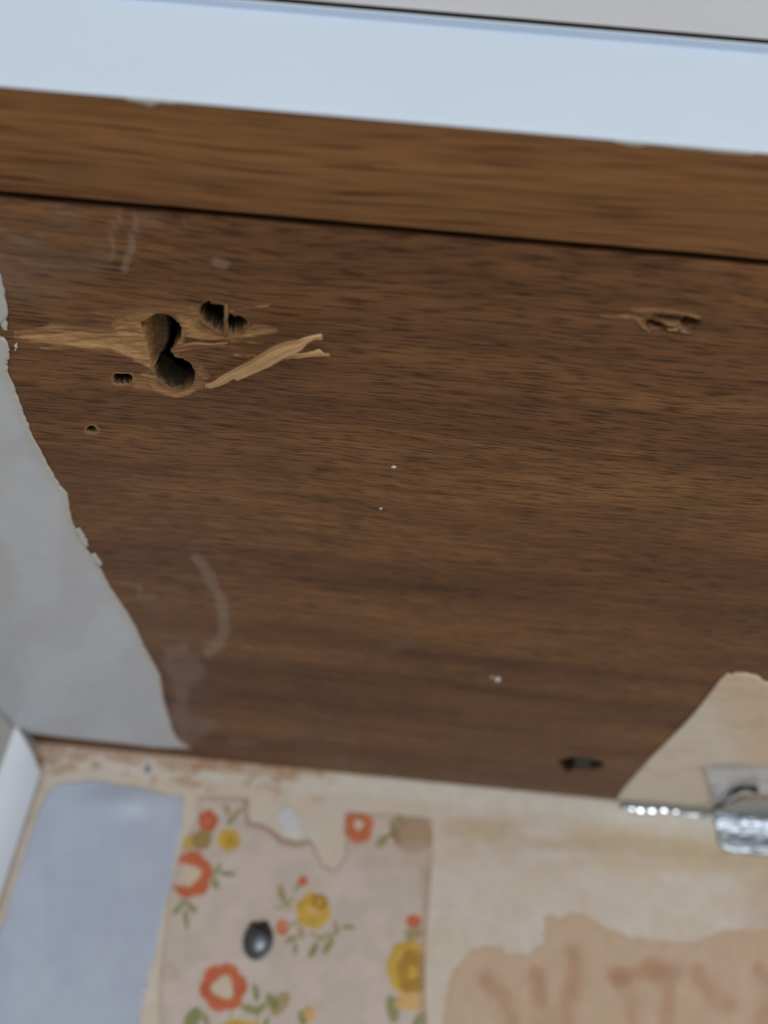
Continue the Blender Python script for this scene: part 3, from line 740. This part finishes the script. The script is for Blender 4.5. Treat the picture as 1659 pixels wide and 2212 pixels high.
tape = empty('foil_tape', tuple(hit(np.array([1620.]), np.array([1760.]), 1, YW)[0]))
tag(tape, 'torn silver foil tape folded over the corner between the cabinet underside and wall', 'tape')
low = [(1537, 1757), (1541, 1775), (1548, 1795), (1547, 1808), (1552, 1826), (1562, 1838), (1580, 1845), (1620, 1847), (1660, 1850), (1760, 1858), (1860, 1864), (1860, 1785), (1760, 1776), (1640, 1764)]
def low_b(a, b, s):
    d = b-(.09*(a-1540))
    return (.0010+.0009*np.sin(d/9.0)*.5 + .0009*(fbm(a/18, b/9, 15)-.5) + .0008*(fbm(a/40, d/7, 16)-.5))*sstep(.0, -.0012, s)
def low_c(a, b, s): return mixc(np.repeat(lin(188, 196, 208)[None, :], len(a), 0), lin(222, 228, 236), sstep(.45, .7, fbm(a/26, b/7, 18)))
keep(sheet('lower_flap', low, 'y', YW, .0006, .0003, foil_m, None, low_c, low_b), tape)
upf = [(1519, 1650), (1524, 1672), (1533, 1700), (1538, 1722), (1544, 1737), (1562, 1738), (1580, 1722), (1600, 1706), (1625, 1704), (1660, 1700), (1760, 1700), (1760, 1660), (1660, 1657), (1620, 1652), (1570, 1650)]
def up_c(a, b, s): 
    c = np.repeat(lin(236, 238, 244)[None, :], len(a), 0)
    return mixc(c, lin(204, 210, 220), sstep(.45, .65, fbm(a/30, b/14, 20)))
keep(sheet('upper_flap', upf, 'z', ZP, .0010, .0002, clear_m, None, up_c, lambda a, b, s: .0006*(fbm(a/22, b/8, 22)), lift=.0008), tape)['label'] = 'clear film flap'
fold = [(1545, 1741), (1575, 1728), (1605, 1714), (1640, 1716), (1700, 1718), (1860, 1724), (1860, 1776), (1700, 1764), (1600, 1754), (1560, 1751)]
keep(sheet('fold', fold, 'z', ZP, .0010, .0002, paper_m, None, lambda a, b, s: mixc(np.repeat(lin(168, 166, 158)[None, :], len(a), 0), lin(128, 134, 140), sstep(1735, 1750, b)), lambda a, b, s: .0012*fbm(a/26, b/8, 25), lift=.0009), tape)  # darker grey towards the wall is the fold's shadow, painted in
# dark curled lip of the tear
line = [(1541, 1748), (1556, 1739), (1570, 1728), (1577, 1716), (1590, 1708), (1606, 1702), (1618, 1704), (1630, 1706), (1640, 1713)]
rad = [.0012, .0012, .0008, .0014, .0015, .0012, .0009, .0016, .0006]
L_ = hit(np.array([p[0] for p in line], float), np.array([p[1] for p in line], float), 2, ZP-.0026)
Vv = []; n = 8
for p_, r in zip(L_, rad):
    for b in range(n):
        ph = 2*math.pi*b/n; Vv.append((p_[0]+.3*r*math.cos(ph), p_[1]+1.6*r*math.cos(ph), p_[2]+.8*r*math.sin(ph)))
fs = [(a*n+b, a*n+(b+1) % n, (a+1)*n+(b+1) % n, (a+1)*n+b) for a in range(len(line)-1) for b in range(n)] + [tuple(range(n-1, -1, -1)), tuple(range(len(Vv)-n, len(Vv)))]
keep(mesh_obj('torn_lip', Vv, fs, glue_shade_m), tape)['label'] = 'dark curled torn edge'

# domed bolt head in the floral wallpaper
C = hit(np.array([558.]), np.array([2031.]), 1, YW)[0]
R_ = float(np.linalg.norm(hit(np.array([591.]), np.array([2031.]), 1, YW)[0]-C))
bolt = empty('bolt_head', (C[0], YW-.00026, C[2]))
tag(bolt, 'domed dark steel bolt head set in the floral wallpaper', 'bolt')
def lathe(name, prof, n, mat, lobes=None):
    Vv = []
    for r, h in prof:
        for i in range(n):
            a = 2*math.pi*i/n; q = r
            if lobes: q = r*lobes(a, h)
            Vv.append((C[0]+q*R_*math.cos(a), YW-.0003-h*R_, C[2]+q*R_*1.16*math.sin(a)))
    fs = [(a*n+(i+1) % n, a*n+i, (a+1)*n+i, (a+1)*n+(i+1) % n) for a in range(len(prof)-1) for i in range(n)]
    fs.append(tuple((len(prof)-1)*n+n-1-i for i in range(n)))
    return mesh_obj(name, Vv, fs, mat)
ear = lambda a, h: 1+.10*math.exp(-((a-math.radians(68))/.16)**2)+.10*math.exp(-((a-math.radians(128))/.16)**2)-.06*math.exp(-((a-math.radians(98))/.2)**2)
keep(lathe('flange', [(1.0, 0), (1.0, .07), (.94, .12)], 40, steel_m, ear), bolt)
keep(lathe('dome', [(.90, .10), (.90, .20), (.84, .32), (.70, .45), (.48, .55), (.25, .60), (.06, .61)], 32, steel_m), bolt)
